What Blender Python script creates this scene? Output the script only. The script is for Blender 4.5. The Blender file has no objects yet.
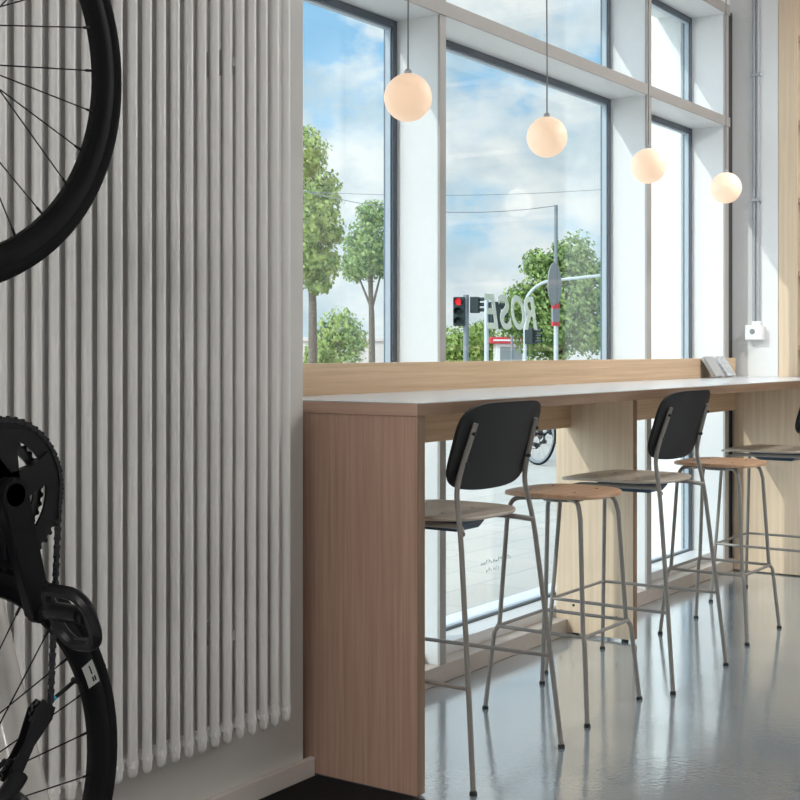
import bpy, bmesh, math, random
from mathutils import Vector, Matrix, noise

scene = bpy.context.scene
COL = scene.collection
R = math.radians
random.seed(7)

# ------------------------------------------------------------------ camera
cam_d = bpy.data.cameras.new('camera')
cam = bpy.data.objects.new('camera', cam_d)
COL.objects.link(cam)
cam.location = (0, 0, 1.22)
cam.rotation_euler = (R(90), 0, R(34.411 - 90))
cam_d.sensor_width = 36
cam_d.lens = 36 * 1312 / 800
cam_d.shift_y = -49.5 / 800
cam_d.clip_start = 0.05
cam_d.clip_end = 500
scene.camera = cam

# ------------------------------------------------------------------ exposure
vs = scene.view_settings
vs.view_transform = 'Standard'
vs.look = 'None'
vs.exposure = 0.0
vs.gamma = 1.0
vs.use_curve_mapping = False

# ------------------------------------------------------------------ sky
SKY_STRENGTH = 1.12
AUREOLE = 3.0
SUN_STRENGTH = 2.4
FILL_SCALE = 1.0
world = bpy.data.worlds.new('sky')
scene.world = world
world.use_nodes = True
wn = world.node_tree
for n in list(wn.nodes):
    wn.nodes.remove(n)


def nd(nt, kind, **kw):
    n = nt.nodes.new(kind)
    for k, v in kw.items():
        if k in n.inputs.keys():
            n.inputs[k].default_value = v
        else:
            setattr(n, k, v)
    return n


def ramp(nt, stops):
    n = nt.nodes.new('ShaderNodeValToRGB')
    el = n.color_ramp.elements
    while len(el) < len(stops):
        el.new(0.5)
    for e, (p, c) in zip(el, stops):
        e.position = p
        e.color = c if len(c) == 4 else (*c, 1)
    return n


tc = nd(wn, 'ShaderNodeTexCoord')
sep = nd(wn, 'ShaderNodeSeparateXYZ')
wn.links.new(tc.outputs['Generated'], sep.inputs[0])
grad = ramp(wn, [(0.0, (0.58, 0.82, 0.96)), (0.12, (0.36, 0.66, 0.93)), (0.45, (0.24, 0.52, 0.87)), (1.0, (0.20, 0.42, 0.80))])
wn.links.new(sep.outputs[2], grad.inputs[0])
mp = nd(wn, 'ShaderNodeMapping')
mp.inputs['Scale'].default_value = (1, 1, 1.7)
mp.inputs['Location'].default_value = (0.37, 0.11, 0.05)
wn.links.new(tc.outputs['Generated'], mp.inputs[0])
nz = nd(wn, 'ShaderNodeTexNoise', Scale=6.5, Detail=9.0, Roughness=0.56)
wn.links.new(mp.outputs[0], nz.inputs['Vector'])
cl = ramp(wn, [(0.39, (0, 0, 0)), (0.45, (0.7, 0.7, 0.7)), (0.52, (1, 1, 1))])
wn.links.new(nz.outputs[0], cl.inputs[0])
nz2 = nd(wn, 'ShaderNodeTexNoise', Scale=9.0, Detail=6.0, Roughness=0.55)
wn.links.new(mp.outputs[0], nz2.inputs['Vector'])
cc = ramp(wn, [(0.38, (0.52, 0.66, 0.76)), (0.58, (0.96, 0.98, 0.99))])
wn.links.new(nz2.outputs[0], cc.inputs[0])
mx = nd(wn, 'ShaderNodeMixRGB')
wn.links.new(cl.outputs[0], mx.inputs[0])
wn.links.new(grad.outputs[0], mx.inputs[1])
wn.links.new(cc.outputs[0], mx.inputs[2])
# broad bright aureole round the sun
vd = nd(wn, 'ShaderNodeVectorMath', operation='DOT_PRODUCT')
wn.links.new(tc.outputs['Generated'], vd.inputs[0])
vd.inputs[1].default_value = Vector((-2.1, 1, 1.65)).normalized()
mm = nd(wn, 'ShaderNodeMath', operation='MAXIMUM')
wn.links.new(vd.outputs['Value'], mm.inputs[0])
mm.inputs[1].default_value = 0.0
pw = nd(wn, 'ShaderNodeMath', operation='POWER')
wn.links.new(mm.outputs[0], pw.inputs[0])
pw.inputs[1].default_value = 2.0
ma = nd(wn, 'ShaderNodeMath', operation='MULTIPLY_ADD')
wn.links.new(pw.outputs[0], ma.inputs[0])
ma.inputs[1].default_value = AUREOLE
ma.inputs[2].default_value = SKY_STRENGTH
bg = nd(wn, 'ShaderNodeBackground')
wn.links.new(mx.outputs[0], bg.inputs[0])
wn.links.new(ma.outputs[0], bg.inputs['Strength'])
wo = nd(wn, 'ShaderNodeOutputWorld')
wn.links.new(bg.outputs[0], wo.inputs[0])

# ------------------------------------------------------------------ sun
sd = bpy.data.lights.new('sun', 'SUN')
sd.energy = SUN_STRENGTH
sd.angle = R(0.5)
sd.color = (1.0, 0.96, 0.9)
sun = bpy.data.objects.new('sun', sd)
COL.objects.link(sun)
sun.rotation_euler = Vector((2.1, -1, -1.65)).to_track_quat('-Z', 'Y').to_euler()
sun.location = (-20, 14, 16)

# added unseen ceiling fill lights (fixtures are built further down at the same places)
FILL_LAMPS = [(-2.75, -0.7, 120), (6.35, 0.5, 88), (6.3, -1.9, 60)]
for lx, ly, lw in FILL_LAMPS:
    ld = bpy.data.lights.new('ceiling_fill', 'AREA')
    ld.shape = 'RECTANGLE'
    ld.size, ld.size_y = 2.2, 0.5
    ld.energy = lw * FILL_SCALE
    ld.color = (1.0, 0.985, 0.97)
    lo = bpy.data.objects.new('ceiling_fill', ld)
    COL.objects.link(lo)
    lo.location = (lx, ly, 3.52)

# ------------------------------------------------------------------ materials
MATS = {}


def pm(name, color, rough=0.5, metal=0.0, spec=0.5, coat=0.0, var=0.0, vscale=30.0, bump=0.0, bscale=200.0):
    m = bpy.data.materials.new(name)
    m.use_nodes = True
    nt = m.node_tree
    b = nt.nodes['Principled BSDF']
    b.inputs['Base Color'].default_value = (*color, 1)
    b.inputs['Roughness'].default_value = rough
    b.inputs['Metallic'].default_value = metal
    b.inputs['Specular IOR Level'].default_value = spec
    b.inputs['Coat Weight'].default_value = coat
    b.inputs['Coat Roughness'].default_value = 0.1
    t = nd(nt, 'ShaderNodeTexCoord')
    n = nd(nt, 'ShaderNodeTexNoise', Scale=vscale, Detail=4.0)
    nt.links.new(t.outputs['Object'], n.inputs['Vector'])
    k = 1 - var
    r = ramp(nt, [(0.3, tuple(c * k for c in color)), (0.7, tuple(min(1, c * (1 + var)) for c in color))])
    nt.links.new(n.outputs[0], r.inputs[0])
    nt.links.new(r.outputs[0], b.inputs['Base Color'])
    if bump:
        n2 = nd(nt, 'ShaderNodeTexNoise', Scale=bscale, Detail=3.0)
        nt.links.new(t.outputs['Object'], n2.inputs['Vector'])
        bp = nd(nt, 'ShaderNodeBump', Strength=bump, Distance=0.002)
        nt.links.new(n2.outputs[0], bp.inputs['Height'])
        nt.links.new(bp.outputs[0], b.inputs['Normal'])
    MATS[name] = m
    return m


def wood(name, scale, dark, light, rough=0.45):
    m = bpy.data.materials.new(name)
    m.use_nodes = True
    nt = m.node_tree
    b = nt.nodes['Principled BSDF']
    b.inputs['Roughness'].default_value = rough
    b.inputs['Specular IOR Level'].default_value = 0.35
    t = nd(nt, 'ShaderNodeTexCoord')
    mpp = nd(nt, 'ShaderNodeMapping')
    mpp.inputs['Scale'].default_value = scale
    nt.links.new(t.outputs['Object'], mpp.inputs[0])
    n = nd(nt, 'ShaderNodeTexNoise', Scale=1.0, Detail=5.0, Roughness=0.6, Distortion=0.3)
    nt.links.new(mpp.outputs[0], n.inputs['Vector'])
    r = ramp(nt, [(0.28, dark), (0.5, tuple((a + c) / 2 for a, c in zip(dark, light))), (0.72, light)])
    nt.links.new(n.outputs[0], r.inputs[0])
    nt.links.new(r.outputs[0], b.inputs['Base Color'])
    bp = nd(nt, 'ShaderNodeBump', Strength=0.12, Distance=0.001)
    nt.links.new(n.outputs[0], bp.inputs['Height'])
    nt.links.new(bp.outputs[0], b.inputs['Normal'])
    MATS[name] = m
    return m


OD, OL = (0.45, 0.275, 0.205), (0.60, 0.41, 0.315)
M_oakv = wood('oak_upright_grain', (90, 90, 2.0), OD, OL)
M_oakh = wood('oak_long_grain', (1.6, 60, 70), (0.52, 0.36, 0.225), (0.70, 0.52, 0.35))
M_oaky = wood('oak_cross_grain', (60, 1.6, 70), OD, OL)
M_seat = wood('oiled_oak_veneer', (3, 45, 45), (0.42, 0.25, 0.15), (0.58, 0.38, 0.25), 0.35)
M_oakpale = wood('pale_oak_upright', (60, 60, 1.5), (0.62, 0.48, 0.34), (0.76, 0.61, 0.45))
M_white = pm('white_paint', (0.77, 0.78, 0.785), 0.45, var=0.01)
M_wall = pm('wall_plaster', (0.72, 0.70, 0.67), 0.7, var=0.02, vscale=6, bump=0.05)
M_rad = pm('radiator_enamel', (0.80, 0.79, 0.77), 0.35, var=0.01)
M_base = pm('baseboard_paint', (0.74, 0.68, 0.63), 0.5, var=0.01)
M_ceil = pm('ceiling_paint', (0.75, 0.74, 0.72), 0.8, var=0.01)
M_top = pm('grey_laminate', (0.62, 0.64, 0.65), 0.22, spec=0.6, var=0.02, vscale=60)
M_kerb = pm('taupe_metal', (0.52, 0.46, 0.41), 0.4, var=0.03)
M_strip = pm('grey_taupe_strip', (0.40, 0.38, 0.36), 0.5, var=0.02)
M_kerbw = pm('sill_white', (0.80, 0.81, 0.82), 0.3, var=0.01)
M_sunreveal = pm('sunlit_reveal_tint', (0.42, 0.50, 0.57), 0.35, var=0.02)
M_frame = pm('anthracite_aluminium', (0.10, 0.125, 0.155), 0.35, spec=0.6, var=0.04)
M_gapshade = pm('recess_shade', (0.05, 0.05, 0.05), 0.7)
M_tube = pm('taupe_powder_coat', (0.25, 0.235, 0.215), 0.38, spec=0.5, var=0.04)
M_foot = pm('black_rubber', (0.012, 0.012, 0.013), 0.55)
M_shell = pm('charcoal_plastic', (0.011, 0.011, 0.012), 0.5, spec=0.3, var=0.06, vscale=300)
M_greige = pm('greige_lacquer', (0.44, 0.39, 0.33), 0.38, var=0.04, vscale=20)
M_under = pm('navy_bracket', (0.03, 0.06, 0.11), 0.4)
M_carbon = pm('black_carbon', (0.005, 0.005, 0.006), 0.45, spec=0.12)
M_tyre = pm('tyre_rubber', (0.008, 0.008, 0.009), 0.75, spec=0.1)
M_black = pm('black_anodised', (0.008, 0.008, 0.009), 0.35, spec=0.2)
M_steel = pm('dark_steel', (0.05, 0.05, 0.055), 0.3, metal=0.9, var=0.1)
M_chain = pm('chain_steel', (0.035, 0.035, 0.04), 0.3, metal=0.8)
M_pale = pm('pale_satin_steel', (0.62, 0.59, 0.55), 0.15, spec=0.8, coat=0.5, var=0.02)
M_sticker = pm('silver_sticker', (0.42, 0.42, 0.40), 0.4)
M_blue = pm('blue_valve_cap', (0.05, 0.35, 0.5), 0.3, metal=0.3)
M_cord = pm('grey_cord', (0.22, 0.22, 0.22), 0.6)
M_pipe = pm('grey_conduit', (0.40, 0.42, 0.45), 0.4)
M_plastic = pm('white_plastic', (0.82, 0.83, 0.84), 0.35)
M_book = pm('grey_cover', (0.46, 0.47, 0.47), 0.5, var=0.06, vscale=120)
M_book2 = pm('mottled_cover', (0.52, 0.55, 0.58), 0.5, var=0.25, vscale=60)
M_page = pm('paper_pages', (0.8, 0.79, 0.75), 0.8)
M_pave = None
M_bark = pm('bark', (0.13, 0.10, 0.075), 0.9, var=0.25, vscale=12)
M_pole = pm('galvanised_grey', (0.20, 0.23, 0.25), 0.5, var=0.05)
M_polelight = pm('pale_grey_paint', (0.52, 0.56, 0.58), 0.5)
M_signal = pm('signal_black', (0.015, 0.03, 0.03), 0.5)
M_signback = pm('sign_back_grey', (0.24, 0.26, 0.27), 0.5)
M_red = pm('red_paint', (0.62, 0.05, 0.06), 0.5)
M_stone = pm('pale_stone', (0.62, 0.54, 0.50), 0.8, var=0.08, vscale=4)
M_facade = pm('facade_white', (0.84, 0.84, 0.83), 0.6, var=0.01)
M_shelfback = pm('shelf_dark', (0.05, 0.035, 0.025), 0.8)
M_letter = pm('frosted_vinyl', (0.80, 0.86, 0.82), 0.7)
M_faint = pm('faint_vinyl', (0.62, 0.68, 0.68), 0.7)


def emis(name, col, strength, base=(0.8, 0.8, 0.8)):
    m = pm(name, base, 0.5)
    b = m.node_tree.nodes['Principled BSDF']
    b.inputs['Emission Color'].default_value = (*col, 1)
    b.inputs['Emission Strength'].default_value = strength
    return m


M_fillface = emis('fill_lamp_face', (1, 0.93, 0.85), 1.5)  # glowing face of the added fill lamps
M_redlamp = emis('red_signal_lens', (1.0, 0.03, 0.05), 0.9, (0.6, 0.02, 0.03))
M_globe = emis('opal_globe', (1.0, 0.62, 0.36), 0.52, (0.86, 0.74, 0.62))


def leafmat(name, a, b_):
    m = bpy.data.materials.new(name)
    m.use_nodes = True
    nt = m.node_tree
    b = nt.nodes['Principled BSDF']
    b.inputs['Roughness'].default_value = 0.6
    t = nd(nt, 'ShaderNodeTexCoord')
    n = nd(nt, 'ShaderNodeTexNoise', Scale=3.5, Detail=5.0)
    nt.links.new(t.outputs['Object'], n.inputs['Vector'])
    r = ramp(nt, [(0.35, a), (0.65, b_)])
    nt.links.new(n.outputs[0], r.inputs[0])
    nt.links.new(r.outputs[0], b.inputs['Base Color'])
    tr = nd(nt, 'ShaderNodeBsdfTranslucent')
    nt.links.new(r.outputs[0], tr.inputs[0])
    mix = nd(nt, 'ShaderNodeMixShader', Fac=0.35)
    nt.links.new(b.outputs[0], mix.inputs[1])
    nt.links.new(tr.outputs[0], mix.inputs[2])
    nt.links.new(mix.outputs[0], nt.nodes['Material Output'].inputs[0])
    return m


M_leaf = leafmat('leaf_green', (0.12, 0.23, 0.04), (0.56, 0.66, 0.20))
M_leaf2 = leafmat('leaf_green_deep', (0.10, 0.20, 0.05), (0.44, 0.56, 0.19))

# glass: clear pane with mirror reflection by Fresnel
M_glass = bpy.data.materials.new('window_glass')
M_glass.use_nodes = True
nt = M_glass.node_tree
for n in list(nt.nodes):
    nt.nodes.remove(n)
tr = nd(nt, 'ShaderNodeBsdfTransparent')
tr.inputs[0].default_value = (0.94, 0.975, 0.97, 1)
gl = nd(nt, 'ShaderNodeBsdfGlossy', Roughness=0.0)
fr = nd(nt, 'ShaderNodeFresnel', IOR=1.5)
gm = nd(nt, 'ShaderNodeNewGeometry')
mr = nd(nt, 'ShaderNodeMapRange')
mr.inputs['To Min'].default_value = 1.5
mr.inputs['To Max'].default_value = 1 / 1.5
nt.links.new(gm.outputs['Backfacing'], mr.inputs['Value'])
nt.links.new(mr.outputs[0], fr.inputs['IOR'])
mg = nd(nt, 'ShaderNodeMixShader')
og = nd(nt, 'ShaderNodeOutputMaterial')
nt.links.new(fr.outputs[0], mg.inputs[0])
nt.links.new(tr.outputs[0], mg.inputs[1])
nt.links.new(gl.outputs[0], mg.inputs[2])
nt.links.new(mg.outputs[0], og.inputs[0])

# polished concrete floor
M_floor = bpy.data.materials.new('polished_floor')
M_floor.use_nodes = True
nt = M_floor.node_tree
b = nt.nodes['Principled BSDF']
t = nd(nt, 'ShaderNodeTexCoord')
n1 = nd(nt, 'ShaderNodeTexNoise', Scale=1.6, Detail=6.0, Roughness=0.6)
nt.links.new(t.outputs['Object'], n1.inputs['Vector'])
r1 = ramp(nt, [(0.3, (0.225, 0.275, 0.31)), (0.7, (0.27, 0.32, 0.355))])
nt.links.new(n1.outputs[0], r1.inputs[0])
nt.links.new(r1.outputs[0], b.inputs['Base Color'])
b.inputs['Roughness'].default_value = 0.14
b.inputs['IOR'].default_value = 2.2
b.inputs['Coat IOR'].default_value = 2.0
b.inputs['Coat Weight'].default_value = 1.0
b.inputs['Coat Roughness'].default_value = 0.10
n2 = nd(nt, 'ShaderNodeTexNoise', Scale=55.0, Detail=3.0)
nt.links.new(t.outputs['Object'], n2.inputs['Vector'])
bp = nd(nt, 'ShaderNodeBump', Strength=0.10, Distance=0.004)
nt.links.new(n2.outputs[0], bp.inputs['Height'])
nt.links.new(bp.outputs[0], b.inputs['Normal'])
nt.links.new(bp.outputs[0], b.inputs['Coat Normal'])

# pavement outside
M_pave = bpy.data.materials.new('street_paving')
M_pave.use_nodes = True
nt = M_pave.node_tree
b = nt.nodes['Principled BSDF']
b.inputs['Roughness'].default_value = 0.8
t = nd(nt, 'ShaderNodeTexCoord')
br = nd(nt, 'ShaderNodeTexBrick', Scale=1.0)
br.inputs['Color1'].default_value = (0.50, 0.47, 0.43, 1)
br.inputs['Color2'].default_value = (0.55, 0.52, 0.475, 1)
br.inputs['Mortar'].default_value = (0.40, 0.40, 0.39, 1)
br.inputs['Mortar Size'].default_value = 0.008
br.inputs['Brick Width'].default_value = 0.6
br.inputs['Row Height'].default_value = 0.3
nt.links.new(t.outputs['Object'], br.inputs['Vector'])
nt.links.new(br.outputs[0], b.inputs['Base Color'])


# ------------------------------------------------------------------ mesh helpers
def NB():
    return bmesh.new()


def box(bm, a, b_, bevel=0.0):
    x0, y0, z0 = a
    x1, y1, z1 = b_
    v = [bm.verts.new(p) for p in [(x0, y0, z0), (x1, y0, z0), (x1, y1, z0), (x0, y1, z0), (x0, y0, z1), (x1, y0, z1), (x1, y1, z1), (x0, y1, z1)]]
    fs = [bm.faces.new([v[i] for i in q]) for q in [(3, 2, 1, 0), (4, 5, 6, 7), (0, 1, 5, 4), (1, 2, 6, 5), (2, 3, 7, 6), (3, 0, 4, 7)]]
    if bevel:
        es = list({e for f in fs for e in f.edges})
        bmesh.ops.bevel(bm, geom=es, offset=bevel, segments=2, affect='EDGES', profile=0.5)


def obj(name, bm, mat, parent=None, smooth=False):
    bmesh.ops.recalc_face_normals(bm, faces=bm.faces[:])
    me = bpy.data.meshes.new(name)
    bm.to_mesh(me)
    bm.free()
    for m in (mat if isinstance(mat, (list, tuple)) else [mat]):
        me.materials.append(m)
    if smooth:
        for p in me.polygons:
            p.use_smooth = True
        try:
            me.set_sharp_from_angle(angle=R(40))
        except Exception:
            pass
    o = bpy.data.objects.new(name, me)
    COL.objects.link(o)
    if parent:
        o.parent = parent
    return o


def round_path(pts, rad, seg=6):
    P = [Vector(p) for p in pts]
    out = [P[0]]
    for i in range(1, len(P) - 1):
        a, b_, c = P[i - 1], P[i], P[i + 1]
        d1, d2 = (a - b_), (c - b_)
        r = rad[i] if isinstance(rad, dict) and i in rad else (rad if not isinstance(rad, dict) else 0.0)
        r = min(r, d1.length * 0.49, d2.length * 0.49)
        if r <= 1e-5:
            out.append(b_)
            continue
        s, e = b_ + d1.normalized() * r, b_ + d2.normalized() * r
        for k in range(seg + 1):
            t_ = k / seg
            out.append((1 - t_) ** 2 * s + 2 * t_ * (1 - t_) * b_ + t_ * t_ * e)
    out.append(P[-1])
    return out


def tube(bm, pts, r, seg=10, bend=0.0, closed=False, radii=None):
    P = round_path(pts, bend) if bend and not closed else [Vector(p) for p in pts]
    n = len(P)
    rings = []
    up = None
    for i in range(n):
        if closed:
            tan = (P[(i + 1) % n] - P[i - 1]).normalized()
        else:
            tan = (P[min(i + 1, n - 1)] - P[max(i - 1, 0)]).normalized()
        if up is None:
            up = Vector((0, 0, 1)) if abs(tan.z) < 0.9 else Vector((1, 0, 0))
        up = (up - tan * up.dot(tan))
        if up.length < 1e-6:
            up = tan.orthogonal()
        up.normalize()
        s = tan.cross(up)
        rr = radii[i] if radii else r
        rings.append([bm.verts.new(P[i] + (up * math.cos(2 * math.pi * k / seg) + s * math.sin(2 * math.pi * k / seg)) * rr) for k in range(seg)])
    m = n if closed else n - 1
    for i in range(m):
        a, b_ = rings[i], rings[(i + 1) % n]
        for k in range(seg):
            bm.faces.new([a[k], a[(k + 1) % seg], b_[(k + 1) % seg], b_[k]])
    if not closed:
        bm.faces.new(rings[0][::-1])
        bm.faces.new(rings[-1])


def lathe(bm, prof, axis='Z', seg=32, c=(0, 0, 0), closed=False):
    """prof: list of (radius, height)"""
    rings = []
    cv = Vector(c)
    for r, h in prof:
        ring = []
        for k in range(seg):
            a = 2 * math.pi * k / seg
            u, w = r * math.cos(a), r * math.sin(a)
            p = {'Z': (u, w, h), 'Y': (u, h, w), 'X': (h, u, w)}[axis]
            ring.append(bm.verts.new(cv + Vector(p)))
        rings.append(ring)
    n = len(rings)
    for i in range(n if closed else n - 1):
        a, b_ = rings[i], rings[(i + 1) % n]
        for k in range(seg):
            bm.faces.new([a[k], a[(k + 1) % seg], b_[(k + 1) % seg], b_[k]])
    if not closed:
        if prof[0][0] > 1e-4:
            bm.faces.new(rings[0][::-1])
        if prof[-1][0] > 1e-4:
            bm.faces.new(rings[-1])


def prism(bm, outline, d0, d1, axis='Y'):
    """2-D outline extruded along an axis"""
    def P(u, w, h):
        return {'Y': (u, h, w), 'X': (h, u, w), 'Z': (u, w, h)}[axis]
    a = [bm.verts.new(P(u, w, d0)) for u, w in outline]
    b_ = [bm.verts.new(P(u, w, d1)) for u, w in outline]
    n = len(outline)
    bm.faces.new(a)
    bm.faces.new(b_[::-1])
    for i in range(n):
        bm.faces.new([a[i], b_[i], b_[(i + 1) % n], a[(i + 1) % n]])


def plate(bm, half_w, half_d, zfun, thick, n=3.0, seg=56, taper=0.0, edge=0.006):
    """rounded seat plate: superellipse outline, top height zfun(x,y)"""
    def out(a, s):
        ca, sa = math.cos(a), math.sin(a)
        x = half_w * s * math.copysign(abs(ca) ** (2 / n), ca)
        y = half_d * s * math.copysign(abs(sa) ** (2 / n), sa)
        x *= 1 + taper * y / half_d
        return x, y
    scales = [0.25, 0.5, 0.72, 0.88, 0.96, 1 - 0.3 * edge / half_w, 1.0]
    drops = [0, 0, 0, 0, 0, 0.0015, thick * 0.5]
    top, bot = [], []
    for s, dz in zip(scales, drops):
        top.append([bm.verts.new((*out(2 * math.pi * k / seg, s), zfun(*out(2 * math.pi * k / seg, s)) - dz)) for k in range(seg)])
    for s, dz in zip(scales[:-1], drops[:-1]):
        bot.append([bm.verts.new((*out(2 * math.pi * k / seg, s), zfun(*out(2 * math.pi * k / seg, s)) - thick + dz)) for k in range(seg)])
    rings = top + bot[::-1]
    for i in range(len(rings) - 1):
        a, b_ = rings[i], rings[i + 1]
        for k in range(seg):
            bm.faces.new([a[k], a[(k + 1) % seg], b_[(k + 1) % seg], b_[k]])
    bm.faces.new(top[0][::-1])
    bm.faces.new(bot[0])


def empty(name, loc, rot=(0, 0, 0)):
    o = bpy.data.objects.new(name, None)
    COL.objects.link(o)
    o.location = loc
    o.rotation_euler = rot
    o.empty_display_size = 0.1
    return o


def tag(o, label=None, cat=None, group=None, kind=None):
    if label:
        o['label'] = label
    if cat:
        o['category'] = cat
    if group:
        o['group'] = group
    if kind:
        o['kind'] = kind
    return o


def thing(name, loc, label, cat, group=None, rot=(0, 0, 0)):
    return tag(empty(name, loc, rot), label, cat, group)


def struct(name, bm, mat, parent=None, smooth=False):
    o = obj(name, bm, mat, parent, smooth)
    if parent is None:
        o['kind'] = 'structure'
    return o


def copy_tree(o, parent=None):
    c = o.copy()
    COL.objects.link(c)
    if parent is not None:
        c.parent = parent
    for ch in list(o.children):
        copy_tree(ch, c)
    return c


# ================================================================== SETTING
Y_FIN, Y_FR, Y_GL, Y_OUT = 2.59, 2.78, 2.815, 3.0
bm = NB(); box(bm, (-4, -5, -0.1), (7.7, 2.86, 0)); struct('floor', bm, M_floor)
bm = NB(); box(bm, (-4.2, -5.2, 3.6), (7.9, 3.0, 3.75)); struct('ceiling', bm, M_ceil)
bm = NB(); box(bm, (-4, 2.345, 0), (2.933, Y_OUT, 3.6)); struct('wall_left', bm, M_wall)
bm = NB(); box(bm, (-4.2, -5.2, -0.1), (-4, 3.0, 3.6)); struct('wall_rear', bm, M_wall)
bm = NB(); box(bm, (-4, -5.2, -0.1), (7.7, -5, 3.6)); struct('wall_back', bm, M_wall)
bm = NB(); box(bm, (7.6, -5, 0), (7.75, 2.349, 3.6)); struct('wall_far', bm, M_wall)
bm = NB(); box(bm, (7.085, 2.349, 0), (7.75, 2.70, 3.6)); struct('wall_right', bm, M_white)
bm = NB(); box(bm, (6.96, 2.86, 0), (9.5, 3.12, 3.6)); box(bm, (6.99, 2.70, 0), (7.75, 2.86, 3.6))
struct('wall_outside', bm, M_facade)
bm = NB(); box(bm, (2.933, 2.62, 3.10), (7.085, Y_OUT, 3.6)); struct('wall_front', bm, M_white)
bm = NB(); box(bm, (-4, 2.328, 0), (2.968, 2.345, 0.055), 0.003); struct('baseboard_left', bm, M_base)
bm = NB(); box(bm, (0.9, 0.7, 0.0), (2.970, 2.322, 0.004), 0.001)  # thin sheet over the floor, darker than the floor itself
M_sheet = pm('dark_sheet', (0.018, 0.018, 0.019), 0.8, spec=0.15, var=0.15, vscale=150)
tag(obj('dark_floor_sheet', bm, M_sheet), 'thin dark sheet on the floor in the corner between radiator wall and counter end panel', 'mat')
# kerb and sill
bm = NB(); box(bm, (2.95, 2.59, 0.0), (7.085, 2.665, 0.068), 0.003); struct('trim_1', bm, M_kerb)
bm = NB(); box(bm, (2.95, 2.665, 0.0), (7.0, 3.0, 0.088)); box(bm, (2.95, 2.665, 0.088), (7.0, 2.778, 0.111)); struct('trim_2', bm, M_kerbw)
# fins
FINS = [(4.040, 4.081), (5.886, 5.940), (6.930, 6.985)]
for i, (a, b_) in enumerate(FINS):
    bm = NB(); box(bm, (a, 2.60, 0.068), (b_, 2.822, 3.09), 0.002); struct('trim_%d' % (3 + i), bm, M_white)
# transoms
bm = NB(); box(bm, (2.933, 2.592, 2.450), (6.992, 2.822, 2.502), 0.002); struct('trim_6', bm, M_white)
bm = NB(); box(bm, (2.933, 2.592, 3.065), (6.992, 2.822, 3.12), 0.002); struct('trim_7', bm, M_white)
bm = NB(); box(bm, (6.985, 2.606, 0.068), (7.085, 2.70, 3.1)); struct('trim_8', bm, M_gapshade)  # strip coloured dark to stand in for shade in the deep recess

trims = {o.name: o for o in COL.objects if o.name.startswith('trim_')}
for i, (a, b_) in enumerate(FINS):
    bm = NB(); box(bm, (a, 2.590, 0.068), (b_, 2.600, 3.065), 0.001)  # thin front strip, greyer than the white trim behind it
    obj('front_strip', bm, M_strip, trims['trim_%d' % (3 + i)])['label'] = 'grey-taupe front strip'
for nm, za, zb in (('trim_6', 2.450, 2.502), ('trim_7', 3.065, 3.12)):
    bm = NB(); box(bm, (2.933, 2.584, za), (6.992, 2.592, zb), 0.001)
    obj('front_strip', bm, M_strip, trims[nm])['label'] = 'grey-taupe front strip'

# windows: frame and pane in each opening
OPEN_X = [(2.933, 4.040), (4.081, 5.886), (5.940, 6.930)]
OPEN_Z = [(0.088, 2.450), (2.502, 3.065)]
WINS = []
wi = 0
for zi, (za, zb) in enumerate(OPEN_Z):
    for xi, (xa, xb) in enumerate(OPEN_X):
        wi += 1
        w = empty('window_%d' % wi, (xa, Y_GL, za))
        w['kind'] = 'structure'
        W, Hh, F_ = xb - xa, zb - za, 0.028
        bm = NB()
        ya, yb = Y_FR - Y_GL, 0.008
        box(bm, (0, ya, 0), (F_, yb, Hh), 0.002)
        box(bm, (W - F_, ya, 0), (W, yb, Hh), 0.002)
        box(bm, (F_, ya, 0), (W - F_, yb, F_), 0.002)
        box(bm, (F_, ya, Hh - F_), (W - F_, yb, Hh), 0.002)
        fr_ = obj('window_frame', bm, M_frame, w)
        bm = NB()  # inner reveal of the frame, coloured pale as if sunlit
        e_, ya, yb = 0.007, 0.008 + Y_FR - Y_GL, -0.005
        a_, b_ = F_ - 0.001, F_ + e_
        box(bm, (a_, ya, a_), (b_, yb, Hh - a_)); box(bm, (W - b_, ya, a_), (W - a_, yb, Hh - a_))
        box(bm, (b_, ya, a_), (W - b_, yb, b_)); box(bm, (b_, ya, Hh - b_), (W - b_, yb, Hh - a_))
        obj('sunlit_reveal', bm, M_sunreveal, fr_)['label'] = 'inner frame reveal, sunlight put into its pale blue-grey colour'
        bm = NB(); box(bm, (F_ - 0.004, -0.004, F_ - 0.004), (W - F_ + 0.004, 0.004, Hh - F_ + 0.004))
        obj('glass_pane', bm, M_glass, w)
        WINS.append(w)

# mirrored shop lettering stuck on the outside of the middle pane
w2 = WINS[1]
cu = bpy.data.curves.new('lettering', 'FONT')
fx = 5.212
for ch in 'ROSE':
    cu.body = ch
    cu.size = 0.205
    cu.extrude = 0.0008
    cu.offset = 0.004
    cu.shear = 0.28
    tmp = bpy.data.objects.new('tmp', cu)
    COL.objects.link(tmp)
    bpy.context.view_layer.update()
    me = bpy.data.meshes.new_from_object(tmp.evaluated_get(bpy.context.evaluated_depsgraph_get()))
    bpy.data.objects.remove(tmp)
    xs = [v.co.x for v in me.vertices]
    x0, x1 = min(xs), max(xs)
    k = 0.122 / (x1 - x0)
    for v in me.vertices:
        p = v.co.copy()
        v.co = (-(p.x - x0) * k, p.z, p.y)
    me.materials.append(M_letter)
    o = bpy.data.objects.new('letter', me)
    COL.objects.link(o)
    o.parent = w2
    o.location = (fx - 4.081, 0.007, 1.316 - 0.088)
    o['label'] = 'frosted mirrored letter on the middle window'
    fx -= 0.116
bm = NB()
rr = random.Random(3)
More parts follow.
